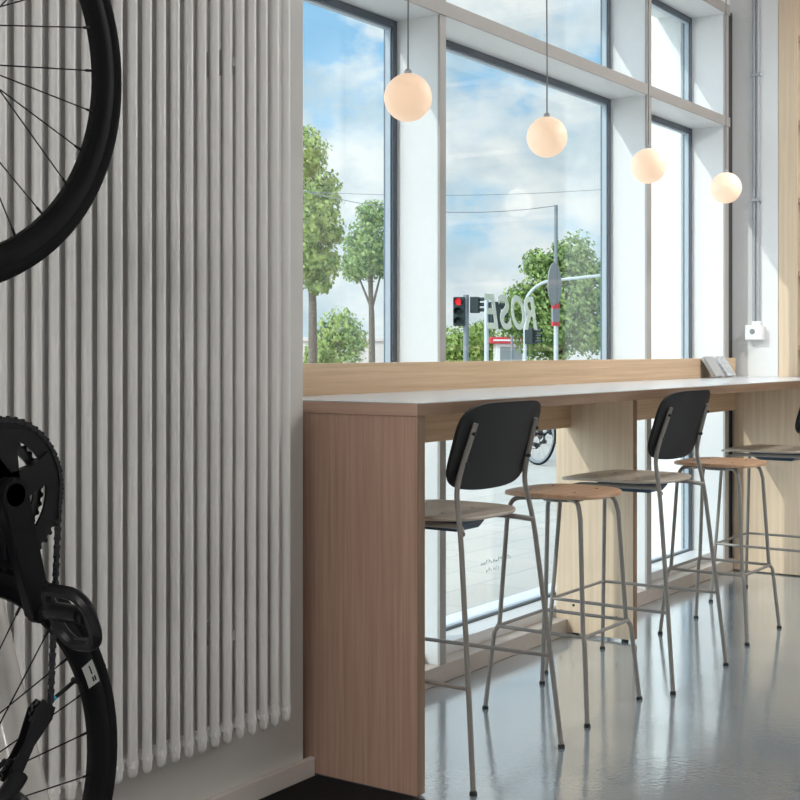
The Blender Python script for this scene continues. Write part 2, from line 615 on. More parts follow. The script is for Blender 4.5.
for row, (z0, n, x0) in enumerate([(0.23, 13, 4.72), (0.195, 6, 4.76)]):
    for i in range(n):
        x = x0 + i * 0.020 - 4.081
        h = rr.choice([0.012, 0.018, 0.024])
        box(bm, (x, 0.0045, z0), (x + 0.004, 0.006, z0 + h))
        if rr.random() < 0.6:
            box(bm, (x, 0.0045, z0 + h * 0.5), (x + 0.011, 0.006, z0 + h * 0.5 + 0.004))
obj('fine_print', bm, M_faint, w2)

# ================================================================== RADIATOR
rad = thing('column_radiator', (1.444, 2.26, 0.24), 'tall off-white tubular column radiator covering the left wall', 'radiator')
PITCH, NS = 0.046, 28
RZ0, RZ1 = 0.0, 1.98
sec = None
for i in range(NS):
    if sec is None:
        bm = NB()
        for yy in (-0.055, -0.008):
            tube(bm, [(0, yy, RZ0 + q) for q in (0.0, 0.002, 0.006, 0.0125)] + [(0, yy, RZ1 - q) for q in (0.0125, 0.006, 0.002, 0.0)], 0.0115, 14, radii=[0.0033, 0.0065, 0.0098, 0.0115, 0.0115, 0.0098, 0.0065, 0.0033])
        for z in (RZ0 + 0.034, RZ1 - 0.034):
            lathe(bm, [(0.010, -0.0655), (0.0118, -0.063), (0.0118, -0.003), (0.010, -0.001)], 'Y', 14, (0, 0, z))
            lathe(bm, [(0.0125, -0.0231), (0.0145, -0.018), (0.0145, 0.018), (0.0125, 0.0231)], 'X', 14, (0, -0.0315, z))
        sec = obj('radiator_section', bm, M_rad, rad, True)
        o = sec
    else:
        o = sec.copy()
        COL.objects.link(o)
    o.location = (i * PITCH, 0, 0)
for x, z in ((0.16, 0.25), (1.08, 0.25), (0.16, 1.72), (1.08, 1.72)):
    bm = NB(); box(bm, (x - 0.012, -0.005, z - 0.03), (x + 0.012, 0.086, z + 0.03)); box(bm, (x - 0.03, -0.012, z - 0.012), (x + 0.03, -0.003, z + 0.012))
    obj('wall_bracket', bm, M_rad, rad)
bm = NB()
lathe(bm, [(0.011, 0.023), (0.014, 0.025), (0.014, 0.034), (0.009, 0.036)], 'X', 12, ((NS - 1) * PITCH, -0.0315, 0.034))
obj('end_plug', bm, M_rad, rad, True)

# ================================================================== BAR COUNTER
CX0, CX1, CY0 = 2.974, 7.055, 1.98
bar = thing('bar_counter', (CX0, CY0, 0), 'long oak window bar counter with pale grey top and panel legs', 'counter')
LX = CX1 - CX0


def part_box(name, a, b_, mat, parent=bar, bevel=0.002, off=(CX0, CY0, 0)):
    bm_ = NB()
    box(bm_, tuple(p - q for p, q in zip(a, off)), tuple(p - q for p, q in zip(b_, off)), bevel)
    return obj(name, bm_, mat, parent)


part_box('worktop', (CX0 - 0.003, CY0 - 0.003, 1.041), (7.082, 2.575, 1.074), M_oakh)
part_box('edge_band', (CX0 - 0.0045, CY0 - 0.003, 1.041), (CX0 - 0.003, 2.575, 1.074), M_oaky, bevel=0.0004)
o = part_box('top_surface', (CX0 - 0.002, CY0 - 0.002, 1.074), (7.081, 2.573, 1.0772), M_top, bevel=0.0008)
o['label'] = 'pale grey laminate surface'
part_box('end_panel', (CX0, CY0, 0.004), (CX0 + 0.036, 2.575, 1.041), M_oakv)
part_box('support_panel', (5.053, 2.285, 0.012), (5.089, 2.645, 1.041), M_oakpale)
part_box('support_panel', (7.055, CY0, 0.006), (7.083, 2.588, 1.041), M_oakpale)
M_edge = wood('dark_edge_band', (1.6, 60, 60), (0.17, 0.105, 0.065), (0.27, 0.175, 0.115))
M_edgev = wood('dark_edge_band_upright', (60, 60, 1.6), (0.17, 0.105, 0.065), (0.27, 0.175, 0.115))
for nm, a_, b_, m_ in (('edge_band', (CX0 - 0.0045, CY0 - 0.0045, 1.041), (7.082, CY0 - 0.003, 1.074), M_edge),
                       ('edge_band', (CX0 + 0.0005, CY0 - 0.0015, 0.006), (CX0 + 0.0355, CY0, 1.041), M_edgev),
                       ('edge_band', (5.0535, 2.2835, 0.014), (5.0885, 2.285, 1.041), M_edgev)):
    part_box(nm, a_, b_, m_, bevel=0.0004)['label'] = 'dark brown edge band'
part_box('apron', (CX0 + 0.036, 2.575, 0.890), (7.052, 2.598, 1.074), M_oakh)
part_box('upstand', (CX0 - 0.003, 2.575, 1.074), (7.052, 2.600, 1.179), M_oakh)
for x, y in ((5.07, 2.33), (5.07, 2.56)):
    bm = NB(); lathe(bm, [(0.014, 0.0), (0.016, 0.003), (0.012, 0.013)], 'Z', 12, (x - CX0, y - CY0, 0))
    obj('levelling_foot', bm, M_foot, bar)
for y, z in ((2.62, 0.10), (2.36, 0.10), (2.56, 0.13)):
    bm = NB(); lathe(bm, [(0.006, -0.002), (0.005, 0.001)], 'X', 10, (5.053 - CX0, y - CY0, z))
    obj('bolt_hole', bm, M_foot, bar)

# ================================================================== STOOLS
def seat_profile(x, y):
    return 0.742 - 0.16 * max(0, abs(y) - 0.09) ** 1.6 - 0.05 * max(0, 0.13 - (x * x + y * y) ** 0.5) ** 1.2


def four_holes(parent, seat_z):
    for sx in (-1, 1):
        for sy in (-1, 1):
            b_ = NB()
            x, y = sx * 0.085, sy * 0.085
            lathe(b_, [(0.0055, -0.004), (0.0055, 0.0006), (0.003, 0.0009)], 'Z', 10, (x, y, seat_z(x, y)))
            obj('seat_screw', b_, M_foot, parent, True)


def make_low_stool():
    root = empty('bar_stool', (0, 0, 0))
    b_ = NB(); plate(b_, 0.184, 0.183, seat_profile, 0.015, 3.0)
    s_ = obj('seat', b_, M_seat, root, True)
    s_['label'] = 'oiled oak seat'
    four_holes(s_, seat_profile)
    for sx in (-1, 1):
        for sy in (-1, 1):
            pts = [(sx * 0.06, sy * 0.05, 0.717), (sx * 0.137, sy * 0.125, 0.717), (sx * 0.146, sy * 0.138, 0.66), (sx * 0.166, sy * 0.158, 0.285), (sx * 0.180, sy * 0.170, 0.262), (sx * 0.203, sy * 0.191, 0.012)]
            P = round_path(pts, {1: 0.045, 3: 0.012, 4: 0.012})
            b_ = NB(); tube(b_, P, 0.0080, 10)
            l_ = obj('leg', b_, M_tube, root, True)
            b_ = NB(); lathe(b_, [(0.0105, 0.0), (0.0112, 0.003), (0.0100, 0.009), (0.0085, 0.011)], 'Z', 12, (sx * 0.2035, sy * 0.1915, 0))
            obj('foot_cap', b_, M_foot, l_, True)
    for a, c in (((-0.172, -0.164), (0.172, -0.164)), ((0.172, -0.164), (0.172, 0.164)), ((0.172, 0.164), (-0.172, 0.164)), ((-0.172, 0.164), (-0.172, -0.164))):
        b_ = NB(); tube(b_, [(*a, 0.280), (*c, 0.280)], 0.0062, 8)
        obj('footrest_bar', b_, M_tube, root, True)
    b_ = NB(); lathe(b_, [(0.07, 0.704), (0.075, 0.708), (0.075, 0.719), (0.07, 0.722)], 'Z', 24)
    obj('mounting_plate', b_, M_tube, root, True)
    return root


def chair_seat_z(x, y):
    # y<0 is the rear (towards the room)
    z = 0.740 + 0.05 * max(0, -y - 0.06) ** 1.5 - 0.30 * max(0, y - 0.10) ** 1.7
    z += 0.25 * max(0, abs(x) - 0.07) ** 2.0
    return z


def make_back_stool():
    root = empty('bar_stool', (0, 0, 0))
    b_ = NB(); plate(b_, 0.207, 0.228, chair_seat_z, 0.013, 3.2, taper=-0.02)
    s_ = obj('seat', b_, M_greige, root, True)
    s_['label'] = 'greige lacquered seat'
    s_.location = (0, 0.040, 0)
    four_holes(s_, chair_seat_z)
    # front legs with seat rails running back to the rear legs
    for sx in (-1, 1):
        pts = [(sx * 0.206, -0.190, 0.703), (sx * 0.150, -0.150, 0.716), (sx * 0.150, 0.17, 0.714), (sx * 0.191, 0.222, 0.69), (sx * 0.212, 0.236, 0.40), (sx * 0.245, 0.258, 0.012)]
        P = round_path(pts, {1: 0.03, 2: 0.04, 3: 0.03})
        b_ = NB(); tube(b_, P, 0.0080, 10)
        l_ = obj('front_leg', b_, M_tube, root, True)
        b_ = NB(); lathe(b_, [(0.0105, 0.0), (0.0112, 0.003), (0.0100, 0.009), (0.0085, 0.011)], 'Z', 12, (sx * 0.2455, 0.2585, 0))
        obj('foot_cap', b_, M_foot, l_, True)
    for sx in (-1, 1):
        pts = [(sx * 0.260, -0.258, 0.012), (sx * 0.242, -0.232, 0.28), (sx * 0.212, -0.188, 0.70), (sx * 0.197, -0.164, 0.82), (sx * 0.191, -0.172, 0.87), (sx * 0.176, -0.216, 1.015)]
        P = round_path(pts, {2: 0.06, 3: 0.05, 4: 0.05})
        b_ = NB(); tube(b_, P, 0.0080, 10)
        l_ = obj('rear_leg', b_, M_tube, root, True)
        b_ = NB(); lathe(b_, [(0.0105, 0.0), (0.0112, 0.003), (0.0100, 0.009), (0.0085, 0.011)], 'Z', 12, (sx * 0.2605, -0.2585, 0))
        obj('foot_cap', b_, M_foot, l_, True)
    for a, c in (((-0.242, -0.232, 0.282), (-0.222, 0.243, 0.282)), ((0.242, -0.232, 0.282), (0.222, 0.243, 0.282)), ((-0.222, 0.243, 0.282), (0.222, 0.243, 0.282))):
        b_ = NB(); tube(b_, [a, c], 0.0062, 8)
        obj('footrest_bar', b_, M_tube, root, True)
    # under-seat bracket
    b_ = NB()
    prism(b_, [(-0.10, 0.708), (-0.08, 0.686), (0.08, 0.686), (0.13, 0.708), (0.13, 0.728), (-0.10, 0.728)], -0.065, 0.065, 'X')
    u_ = obj('under_seat_bracket', b_, M_under, root)
    # back shell: curved in plan, rounded corners
    b_ = NB()
    NU, NV = 28, 18
    Wb, z0, z1 = 0.233, 0.825, 1.072
    def pt(u, v, off):
        zc, hz = (z0 + z1) / 2, (z1 - z0) / 2
        # map square to rounded square
        n = 4.6
        m = (abs(u) ** n + abs(v) ** n) ** (1 / n)
        q = max(abs(u), abs(v))
        s = q / m if m > 1e-6 else 1
        uu, vv = u * s, v * s
        w = Wb * (1 - 0.012 * (1 - vv))
        x = uu * w
        z = zc + hz * vv - 0.010 * (1 - abs(uu) ** 2) * (1 if vv < 0 else 0) * abs(vv)
        y = -0.196 - 0.315 * (z - 0.87) + 0.55 * x * x
        y += off
        return (x, y, z)
    front, back = [], []
    for j in range(NV + 1):
        front.append([b_.verts.new(pt(-1 + 2 * i / NU, -1 + 2 * j / NV, 0.024)) for i in range(NU + 1)])
        back.append([b_.verts.new(pt(-1 + 2 * i / NU, -1 + 2 * j / NV, 0.013)) for i in range(NU + 1)])
    for g in (front, back):
        for j in range(NV):
            for i in range(NU):
                b_.faces.new([g[j][i], g[j][i + 1], g[j + 1][i + 1], g[j + 1][i]])
    rim_i = [(0, i) for i in range(NU)] + [(j, NU) for j in range(NV)] + [(NV, NU - i) for i in range(NU)] + [(NV - j, 0) for j in range(NV)]
    for k in range(len(rim_i)):
        (j, i), (j2, i2) = rim_i[k], rim_i[(k + 1) % len(rim_i)]
        b_.faces.new([front[j][i], front[j2][i2], back[j2][i2], back[j][i]])
    bk = obj('backrest', b_, M_shell, root, True)
    bk['label'] = 'charcoal moulded backrest'
    for sx in (-1, 1):
        for z in (0.90, 0.985):
            b_ = NB(); lathe(b_, [(0.005, -0.178 + 0.0), (0.006, -0.19), (0.004, -0.193)], 'Y', 8, (sx * 0.182, -0.001 - 0.31 * (z - 0.9), z))
            obj('back_screw', b_, M_foot, bk, True)
    return root


G1 = 'bar stools with charcoal backrests along the counter'
G2 = 'backless oak seat bar stools along the counter'
st = make_back_stool()
st.location = (3.344, 2.127, 0)
tag(st, 'bar stool with charcoal backrest beside the near counter end panel', 'stool', G1)
for (x, y, lab) in ((4.648, 2.09, 'bar stool with charcoal backrest standing in front of the middle support panel of the counter'), (6.350, 2.095, 'bar stool with charcoal backrest at the far counter end, cut by the right edge')):
    c = copy_tree(st)
    c.location = (x, y, 0)
    tag(c, lab, 'stool', G1)
lo_ = make_low_stool()
lo_.location = (4.053, 2.093, 0)
tag(lo_, 'backless oak seat bar stool between the two nearest backrest stools', 'stool', G2)
c = copy_tree(lo_)
c.location = (5.494, 2.075, 0)
tag(c, 'farther backless oak seat bar stool, by the far end of the counter', 'stool', G2)

# ================================================================== PENDANTS
G3 = 'globe pendants over the counter'
pend = None
for i, (x, lab) in enumerate(((3.328, 'warm opal globe pendant nearest the radiator wall, largest of the row'), (4.228, 'warm opal globe pendant hanging before the middle of the large window'), (5.129, 'warm opal globe pendant hanging in front of the second window fin'), (6.031, 'warm opal globe pendant nearest the white conduit wall, smallest of the row'))):
    if pend is None:
        pend = empty('pendant_lamp', (0, 0, 0))
        b_ = NB()
        n_ = 28
        prof = [(max(1e-5, 0.0735 * math.sin(math.pi * k / n_)), -0.0735 * math.cos(math.pi * k / n_)) for k in range(n_ + 1)]
        lathe(b_, prof, 'Z', 40)
        g_ = obj('globe_shade', b_, M_globe, pend, True)
        b_ = NB(); lathe(b_, [(0.012, 0.070), (0.012, 0.082), (0.006, 0.088)], 'Z', 14)
        obj('lamp_cap', b_, M_pipe, pend, True)
        b_ = NB(); tube(b_, [(0, 0, 0.085), (0.003, 0.001, 0.3), (-0.003, 0, 0.6), (0.002, 0, 0.9), (0, 0, 1.59)], 0.0026, 6)
        obj('cord', b_, M_cord, pend, True)
        b_ = NB(); lathe(b_, [(0.05, 1.585), (0.05, 1.605), (0.02, 1.606)], 'Z', 20)
        obj('ceiling_canopy', b_, M_plastic, pend, True)
        p_ = pend
    else:
        p_ = copy_tree(pend)
    p_.location = (x, 2.25, 1.994)
    tag(p_, lab, 'lamp', G3)

# ================================================================== RIGHT WALL ITEMS
cond = thing('cable_conduit', (7.085, 2.466, 1.38), 'grey cable conduit running up the white wall at the right', 'pipe')
b_ = NB(); tube(b_, [(-0.014, 0.012, 0.0), (-0.014, 0.012, 2.2)], 0.0085, 10); obj('pipe', b_, M_pipe, cond, True)
b_ = NB(); tube(b_, [(-0.014, -0.010, 0.0), (-0.014, -0.010, 2.2)], 0.0085, 10); obj('pipe', b_, M_pipe, cond, True)
for z in (0.66, 1.35):
    b_ = NB(); box(b_, (-0.026, -0.028, z), (0.0, 0.030, z + 0.018), 0.002); obj('pipe_clip', b_, M_pipe, cond)
sock = thing('wall_socket', (7.085, 2.461, 1.318), 'small white surface socket box below the grey conduit', 'socket')
b_ = NB(); box(b_, (-0.055, -0.04, -0.04), (0, 0.055, 0.04), 0.005); obj('socket_box', b_, M_plastic, sock)
b_ = NB(); box(b_, (-0.030, -0.022, 0.04), (0, 0.022, 0.062), 0.004); obj('cable_gland', b_, M_plastic, sock)
b_ = NB(); lathe(b_, [(0.012, -0.058), (0.016, -0.054)], 'X', 16, (0, 0.012, 0.006)); obj('socket_opening', b_, M_signback, sock)

shelf = thing('bookshelf', (7.13, 1.9, 0), 'tall pale oak bookshelf standing at the right edge behind the counter', 'shelf')
def sb(name, a, b2, m):
    b3 = NB(); box(b3, (a[0] - 7.13, a[1] - 1.9, a[2]), (b2[0] - 7.13, b2[1] - 1.9, b2[2]), 0.002); return obj(name, b3, m, shelf)
sb('upright', (7.087, 2.243, 0), (7.52, 2.347, 3.3), M_oakpale)
sb('upright', (7.087, 0.85, 0), (7.52, 0.89, 3.3), M_oakpale)
for z in (0.08, 0.75, 1.22, 1.62, 2.02, 2.44, 2.9, 3.26):
    sb('shelf_board', (7.10, 0.89, z), (7.50, 2.243, z + 0.03), M_oakv)
sb('back_board', (7.505, 0.89, 0.08), (7.52, 2.243, 3.29), M_shelfback)

G4 = 'booklets leaning on the counter'
for (x, m, lab) in ((6.53, M_book, 'plain grey booklet leaning at the upstand, left of the pair'), (6.70, M_book2, 'mottled grey booklet leaning at the upstand, right of the pair')):
    bk = thing('booklet', (x, 2.497, 1.083), lab, 'book', G4, rot=(R(-33), 0, 0))
    sh = 0.13
    b_ = NB()
    for (xo, y0_, y1_) in ((0.0, -0.010, -0.008), (0.0, 0.008, 0.010)):
        b_2 = [(0, 0), (0.125, 0), (0.125, 0.120), (0.0, 0.120)]
        prism(b_, b_2, y0_, y1_, 'Y')
    box(b_, (-0.002, -0.010, 0), (0.0005, 0.010, 0.120))
    obj('cover', b_, m, bk)
    b_ = NB(); box(b_, (0.001, -0.008, 0.002), (0.122, 0.008, 0.118)); obj('pages', b_, M_page, bk)

# ================================================================== BICYCLE
def make_wheel(name, parent, hub, rear=False, nsp=28, phase=0.0, detail=True):
    w = empty(name, hub)
    w.parent = parent
    sg = 96 if detail else 40
    b_ = NB()
    lathe(b_, [(0.3225 + 0.0135 * math.cos(a), 0.0135 * math.sin(a)) for a in [2 * math.pi * k / 10 for k in range(10)]], 'Y', sg, closed=True)
    obj('tyre', b_, M_tyre, w, True)
    b_ = NB()
    lathe(b_, [(0.315, 0.011), (0.304, 0.0135), (0.294, 0.012), (0.284, 0.006), (0.2825, 0.0), (0.284, -0.006), (0.294, -0.012), (0.304, -0.0135), (0.315, -0.011)], 'Y', sg, closed=True)
    obj('rim', b_, M_carbon if detail else M_pole, w, True)
    b_ = NB()
    lathe(b_, [(0.008, -0.058), (0.012, -0.050), (0.024, -0.034), (0.024, -0.030), (0.011, -0.024), (0.011, 0.024), (0.024, 0.030), (0.024, 0.034), (0.012, 0.050), (0.008, 0.058)], 'Y', 20)
    obj('hub', b_, M_black, w, True)
    for i in range(nsp):
        a = phase + 2 * math.pi * i / nsp
        side = 1 if i % 2 else -1
        off = R(62) * (1 if (i // 2) % 2 else -1)
        p0 = (0.022 * math.cos(a + off), side * 0.030, 0.022 * math.sin(a + off))
        p1 = (0.2845 * math.cos(a), side * 0.002, 0.2845 * math.sin(a))
        b_ = NB(); tube(b_, [p0, p1], 0.00115 if detail else 0.0015, 5)
        if detail:
            d_ = (Vector(p0) - Vector(p1)).normalized()
            tube(b_, [p1, Vector(p1) + d_ * 0.014], 0.0021, 6)
        obj('spoke', b_, M_black if detail else M_pole, w, True)
    return w


def make_bike(M_fr, detail=True):
    root = empty('bicycle', (0, 0, 0))
    BB = Vector((0.410, 0, 0.255))
    RH, FH = Vector((0, 0, 0.336)), Vector((1.018, 0, 0.336))
    ST, HT, HB = Vector((0.245, 0, 0.735)), Vector((0.800, 0, 0.865)), Vector((0.845, 0, 0.72))
    fw = make_wheel('front_wheel', root, FH, phase=R(3), detail=detail, nsp=28 if detail else 14)
    rw = make_wheel('rear_wheel', root, RH, True, phase=R(6), detail=detail, nsp=28 if detail else 14)
    b_ = NB()
    tube(b_, [BB, HB], 0.027, 14); tube(b_, [ST, HT + (HB - HT) * 0.15], 0.018, 12); tube(b_, [BB, ST + (ST - BB) * 0.1], 0.017, 12)
    tube(b_, [HB, HT], 0.024, 14)
    for s in (-1, 1):
        tube(b_, [BB + Vector((-0.02, s * 0.03, 0)), BB + Vector((-0.12, s * 0.036, 0.02)), RH + Vector((0.02, s * 0.064, 0)), RH + Vector((-0.008, s * 0.064, 0))], 0.010, 8)
        tube(b_, [ST + Vector((0.005, s * 0.01, -0.02)), RH + Vector((0.05, s * 0.055, 0.09)), RH + Vector((0, s * 0.064, 0))], 0.008, 8)
    lathe(b_, [(0.023, -0.042), (0.024, -0.03), (0.024, 0.03), (0.023, 0.042)], 'Y', 20, BB)
    obj('frame', b_, M_fr, root, True)
    b_ = NB()
    tube(b_, [HB + Vector((0, 0, 0.0)), HB + Vector((0.012, 0, -0.03))], 0.022, 12)
    for s in (-1, 1):
        tube(b_, [HB + Vector((0.012, s * 0.012, -0.03)), HB + Vector((0.03, s * 0.045, -0.07)), FH + Vector((-0.03, s * 0.054, 0.08)), FH + Vector((0, s * 0.054, 0))], 0.011, 8, bend=0.03)
    obj('fork', b_, M_fr, root, True)
    b_ = NB(); tube(b_, [ST, ST + Vector((-0.055, 0, 0.19))], 0.0135, 10); obj('seat_post', b_, M_black, root, True)
    # saddle
    b_ = NB()
    sx_, sz_ = ST.x - 0.06, ST.z + 0.205
    rings = []
    for k in range(11):
        t_ = k / 10
        x = sx_ - 0.13 + 0.27 * t_
        wv = 0.068 * (1 - t_) ** 1.3 + 0.017
        if k in (0, 10):
            wv *= 0.6
        rings.append([b_.verts.new((x, wv * math.cos(a), sz_ + 0.014 * math.sin(a) - (0.02 if math.sin(a) < 0 else 0) * abs(math.sin(a)))) for a in [2 * math.pi * q / 12 for q in range(12)]])
    for k in range(10):
        for q in range(12):
            b_.faces.new([rings[k][q], rings[k][(q + 1) % 12], rings[k + 1][(q + 1) % 12], rings[k + 1][q]])
    b_.faces.new(rings[0][::-1]); b_.faces.new(rings[-1])
    obj('saddle', b_, M_tyre, root, True)
    # drop bar
    b_ = NB()
    SB = HT + Vector((0.08, 0, 0.035))
    tube(b_, [HT + Vector((-0.012, 0, 0.02)), SB], 0.016, 10)
    half = [(0, 0, 0), (0, 0.19, 0), (0.075, 0.21, -0.01), (0.085, 0.21, -0.08), (0.02, 0.215, -0.125), (-0.05, 0.215, -0.13)]
    for s in (-1, 1):
        tube(b_, [SB + Vector((x, s * y, z)) for x, y, z in half], 0.0155, 10, bend=0.04)
        tube(b_, [SB + Vector((0.06, s * 0.208, 0.0)), SB + Vector((0.10, s * 0.21, 0.035)), SB + Vector((0.125, s * 0.21, 0.05))], 0.016, 8)
    obj('handlebar', b_, M_black, root, True)
    # chainring with spider
    CY = -0.047
    b_ = NB()
    nt_ = 50
    out_r, mid_r, in_r = 0.1065, 0.1010, 0.075
    def ring(bm_, ro, rt, ri, yc, th, nteeth, ell=1.0):
        n_ = nteeth * 4
        o1, i1 = [], []
        for k in range(n_):
            a = 2 * math.pi * k / n_
            r_ = rt if k % 4 in (1, 2) else ro
            o1.append((r_ * math.cos(a), r_ * math.sin(a)))
            i1.append((ri * math.cos(a), ri * math.sin(a)))
        V = [[bm_.verts.new((BB.x + u, y, BB.z + v)) for u, v in L] for L, y in ((o1, yc - th), (o1, yc + th), (i1, yc + th), (i1, yc - th))]
        for s_ in range(4):
            A, B_ = V[s_], V[(s_ + 1) % 4]
            for k in range(n_):
                bm_.faces.new([A[k], A[(k + 1) % n_], B_[(k + 1) % n_], B_[k]])
    ring(b_, mid_r, out_r, in_r, CY, 0.0018, nt_)
    cr = obj('chainring', b_, M_black, root)
    b_ = NB(); ring(b_, 0.0735, 0.0775, 0.060, CY + 0.009, 0.0016, 36); obj('inner_chainring', b_, M_steel, root)
    b_ = NB()
    arm_a = R(180 + CRANK)
    for k, da in enumerate((0, 95, 162, 198, 265)):
        a = arm_a + R(da)
        d_ = Vector((math.cos(a), 0, math.sin(a)))
        p_ = Vector((-d_.z, 0, d_.x))
        o_ = [BB + d_ * 0.012 + p_ * 0.024, BB + d_ * 0.06 + p_ * 0.017, BB + d_ * 0.088 + p_ * 0.024, BB + d_ * 0.088 - p_ * 0.024, BB + d_ * 0.06 - p_ * 0.017, BB + d_ * 0.012 - p_ * 0.024]
        prism(b_, [(v.x, v.z) for v in o_], CY - 0.007, CY + 0.004, 'Y')
    lathe(b_, [(0.016, -0.075), (0.021, -0.072), (0.024, -0.05), (0.024, -0.042)], 'Y', 20, BB)
    obj('spider', b_, M_black, root, True)
    # cranks
    for s, a in ((-1, arm_a), (1, arm_a + math.pi)):
        d_ = Vector((math.cos(a), 0, math.sin(a)))
        p_ = Vector((-d_.z, 0, d_.x))
        yi, yo = (0.056, 0.075) if True else (0, 0)
        b_ = NB()
        e_ = BB + d_ * 0.1725
        n_ = 10
        outl = []
        for k in range(n_ + 1):
            t_ = math.pi * k / n_
            outl.append(e_ + d_ * 0.0165 * math.sin(t_) + p_ * 0.0165 * math.cos(t_))
        for k in range(n_ + 1):
            t_ = math.pi * k / n_
            outl.append(BB - d_ * 0.024 * math.sin(t_) - p_ * 0.024 * math.cos(t_))
        prism(b_, [(v.x, v.z) for v in outl], s * yi, s * yo, 'Y')
        bmesh.ops.bevel(b_, geom=b_.edges[:], offset=0.003, segments=2, affect='EDGES')
        lathe(b_, [(0.012, s * 0.03), (0.012, s * 0.06)], 'Y', 14, BB)
        ck = obj('crank_arm', b_, M_carbon, root, True)
        # pedal: road pedal body with cleat openings
        b_ = NB()
        t1, t2 = d_ * PEDT[0] + p_ * PEDT[1], None
        t1 = t1.normalized()
        t2 = Vector((-t1.z, 0, t1.x))
        y0_, y1_ = s * 0.088, s * 0.152
        tube(b_, [e_ + Vector((0, s * 0.07, 0)), e_ + Vector((0, s * 0.160, 0))], 0.0085, 10)
        # body frame: closed loop in plan (t1 x Y) with rounded outline
        loop = [(-0.040, 0.104), (-0.038, 0.156), (-0.022, 0.172), (0.024, 0.172), (0.042, 0.158), (0.046, 0.118), (0.028, 0.100), (-0.026, 0.096)]
        L = round_path([(u, v, 0) for u, v in loop + loop[:2]], 0.012)[2:-1]
        P = [e_ + t1 * q.x + Vector((0, s * q.y, 0)) for q in L]
        tube(b_, P, 0.0095, 8, closed=True)
        for u in (-0.006,):
            tube(b_, [e_ + t1 * u + Vector((0, s * 0.09, 0)), e_ + t1 * u + Vector((0, s * 0.152, 0))], 0.012, 10)
        obj('pedal', b_, M_black, root, True)
    # cassette
    b_ = NB()
    for k, r_ in enumerate((0.058, 0.052, 0.046, 0.041, 0.036, 0.031, 0.027, 0.024)):
        lathe(b_, [(0.014, -0.022 - k * 0.0035), (r_, -0.022 - k * 0.0035), (r_, -0.0235 - k * 0.0035), (0.014, -0.0235 - k * 0.0035)], 'Y', 40, RH)
    obj('cassette', b_, M_steel, root)
    # rear derailleur
    der = empty('rear_derailleur', RH)
    der.parent = root
    UP, LP = Vector((0.026, -0.050, -0.098)), Vector((DER[0], -0.050, DER[1]))
    b_ = NB()
    tube(b_, [(-0.004, -0.066, 0.0), (-0.014, -0.072, -0.05), UP + Vector((-0.01, -0.018, 0.012)), UP + Vector((0, -0.016, 0))], 0.013, 10)
    lathe(b_, [(0.011, -0.092), (0.017, -0.086), (0.017, -0.060), (0.011, -0.056)], 'Y', 18, (-0.004, 0, -0.004))
    lathe(b_, [(0.0001, -0.100), (0.012, -0.097), (0.022, -0.088), (0.026, -0.074), (0.024, -0.058)], 'Y', 24, (-0.016, 0, -0.078))
    obj('derailleur_body', b_, M_black, der, True)
    ax = (LP - UP)
    dd = ax.normalized(); pp = Vector((-dd.z, 0, dd.x))
    for yo in (-0.0075, 0.0075):
        b_ = NB()
        o_ = [UP - dd * 0.012 + pp * 0.012, UP + dd * ax.length * 0.5 + pp * 0.009, LP + pp * 0.018, LP + dd * 0.016 + pp * 0.012, LP + dd * 0.016 - pp * 0.014, LP - pp * 0.018, UP + dd * ax.length * 0.5 - pp * 0.009, UP - dd * 0.012 - pp * 0.012]
        prism(b_, [(v.x, v.z) for v in o_], UP.y + yo - 0.001, UP.y + yo + 0.001, 'Y')
        obj('cage_plate', b_, M_black, der)
    for P_ in (UP, LP):
        b_ = NB()
        n_ = 44
        o1 = [((0.0195 if k % 4 in (1, 2) else 0.0165) * math.cos(2 * math.pi * k / n_), (0.0195 if k % 4 in (1, 2) else 0.0165) * math.sin(2 * math.pi * k / n_)) for k in range(n_)]
        prism(b_, [(P_.x + u, P_.z + v) for u, v in o1], P_.y - 0.0025, P_.y + 0.0025, 'Y')
        obj('jockey_wheel', b_, M_steel, der)
    # chain: plates and rollers along the path
    path = []
    LPw, UPw = RH + LP, RH + UP
    for k in range(41):
        a = R(100) - math.pi * 2 * k / 40 * 0.56
        path.append(Vector((BB.x + 0.101 * math.cos(a), CY, BB.z + 0.101 * math.sin(a))))
    path.append(Vector((LPw.x + 0.006, -0.050, LPw.z - 0.0185)))
    path.append(Vector((LPw.x - 0.016, -0.050, LPw.z - 0.006)))
    path.append(Vector((UPw.x + 0.004, -0.050, UPw.z + 0.0)))
    path += [Vector((UPw.x + 0.018, -0.048, UPw.z + 0.006)), Vector((UPw.x + 0.010, -0.046, UPw.z + 0.026))]
    for k in range(13):
        a = R(-70) - math.pi * 2 * k / 24 * 0.95
        path.append(Vector((RH.x + 0.037 * math.cos(a), -0.038, RH.z + 0.037 * math.sin(a))))
    path.append(path[0])
    b_ = NB()
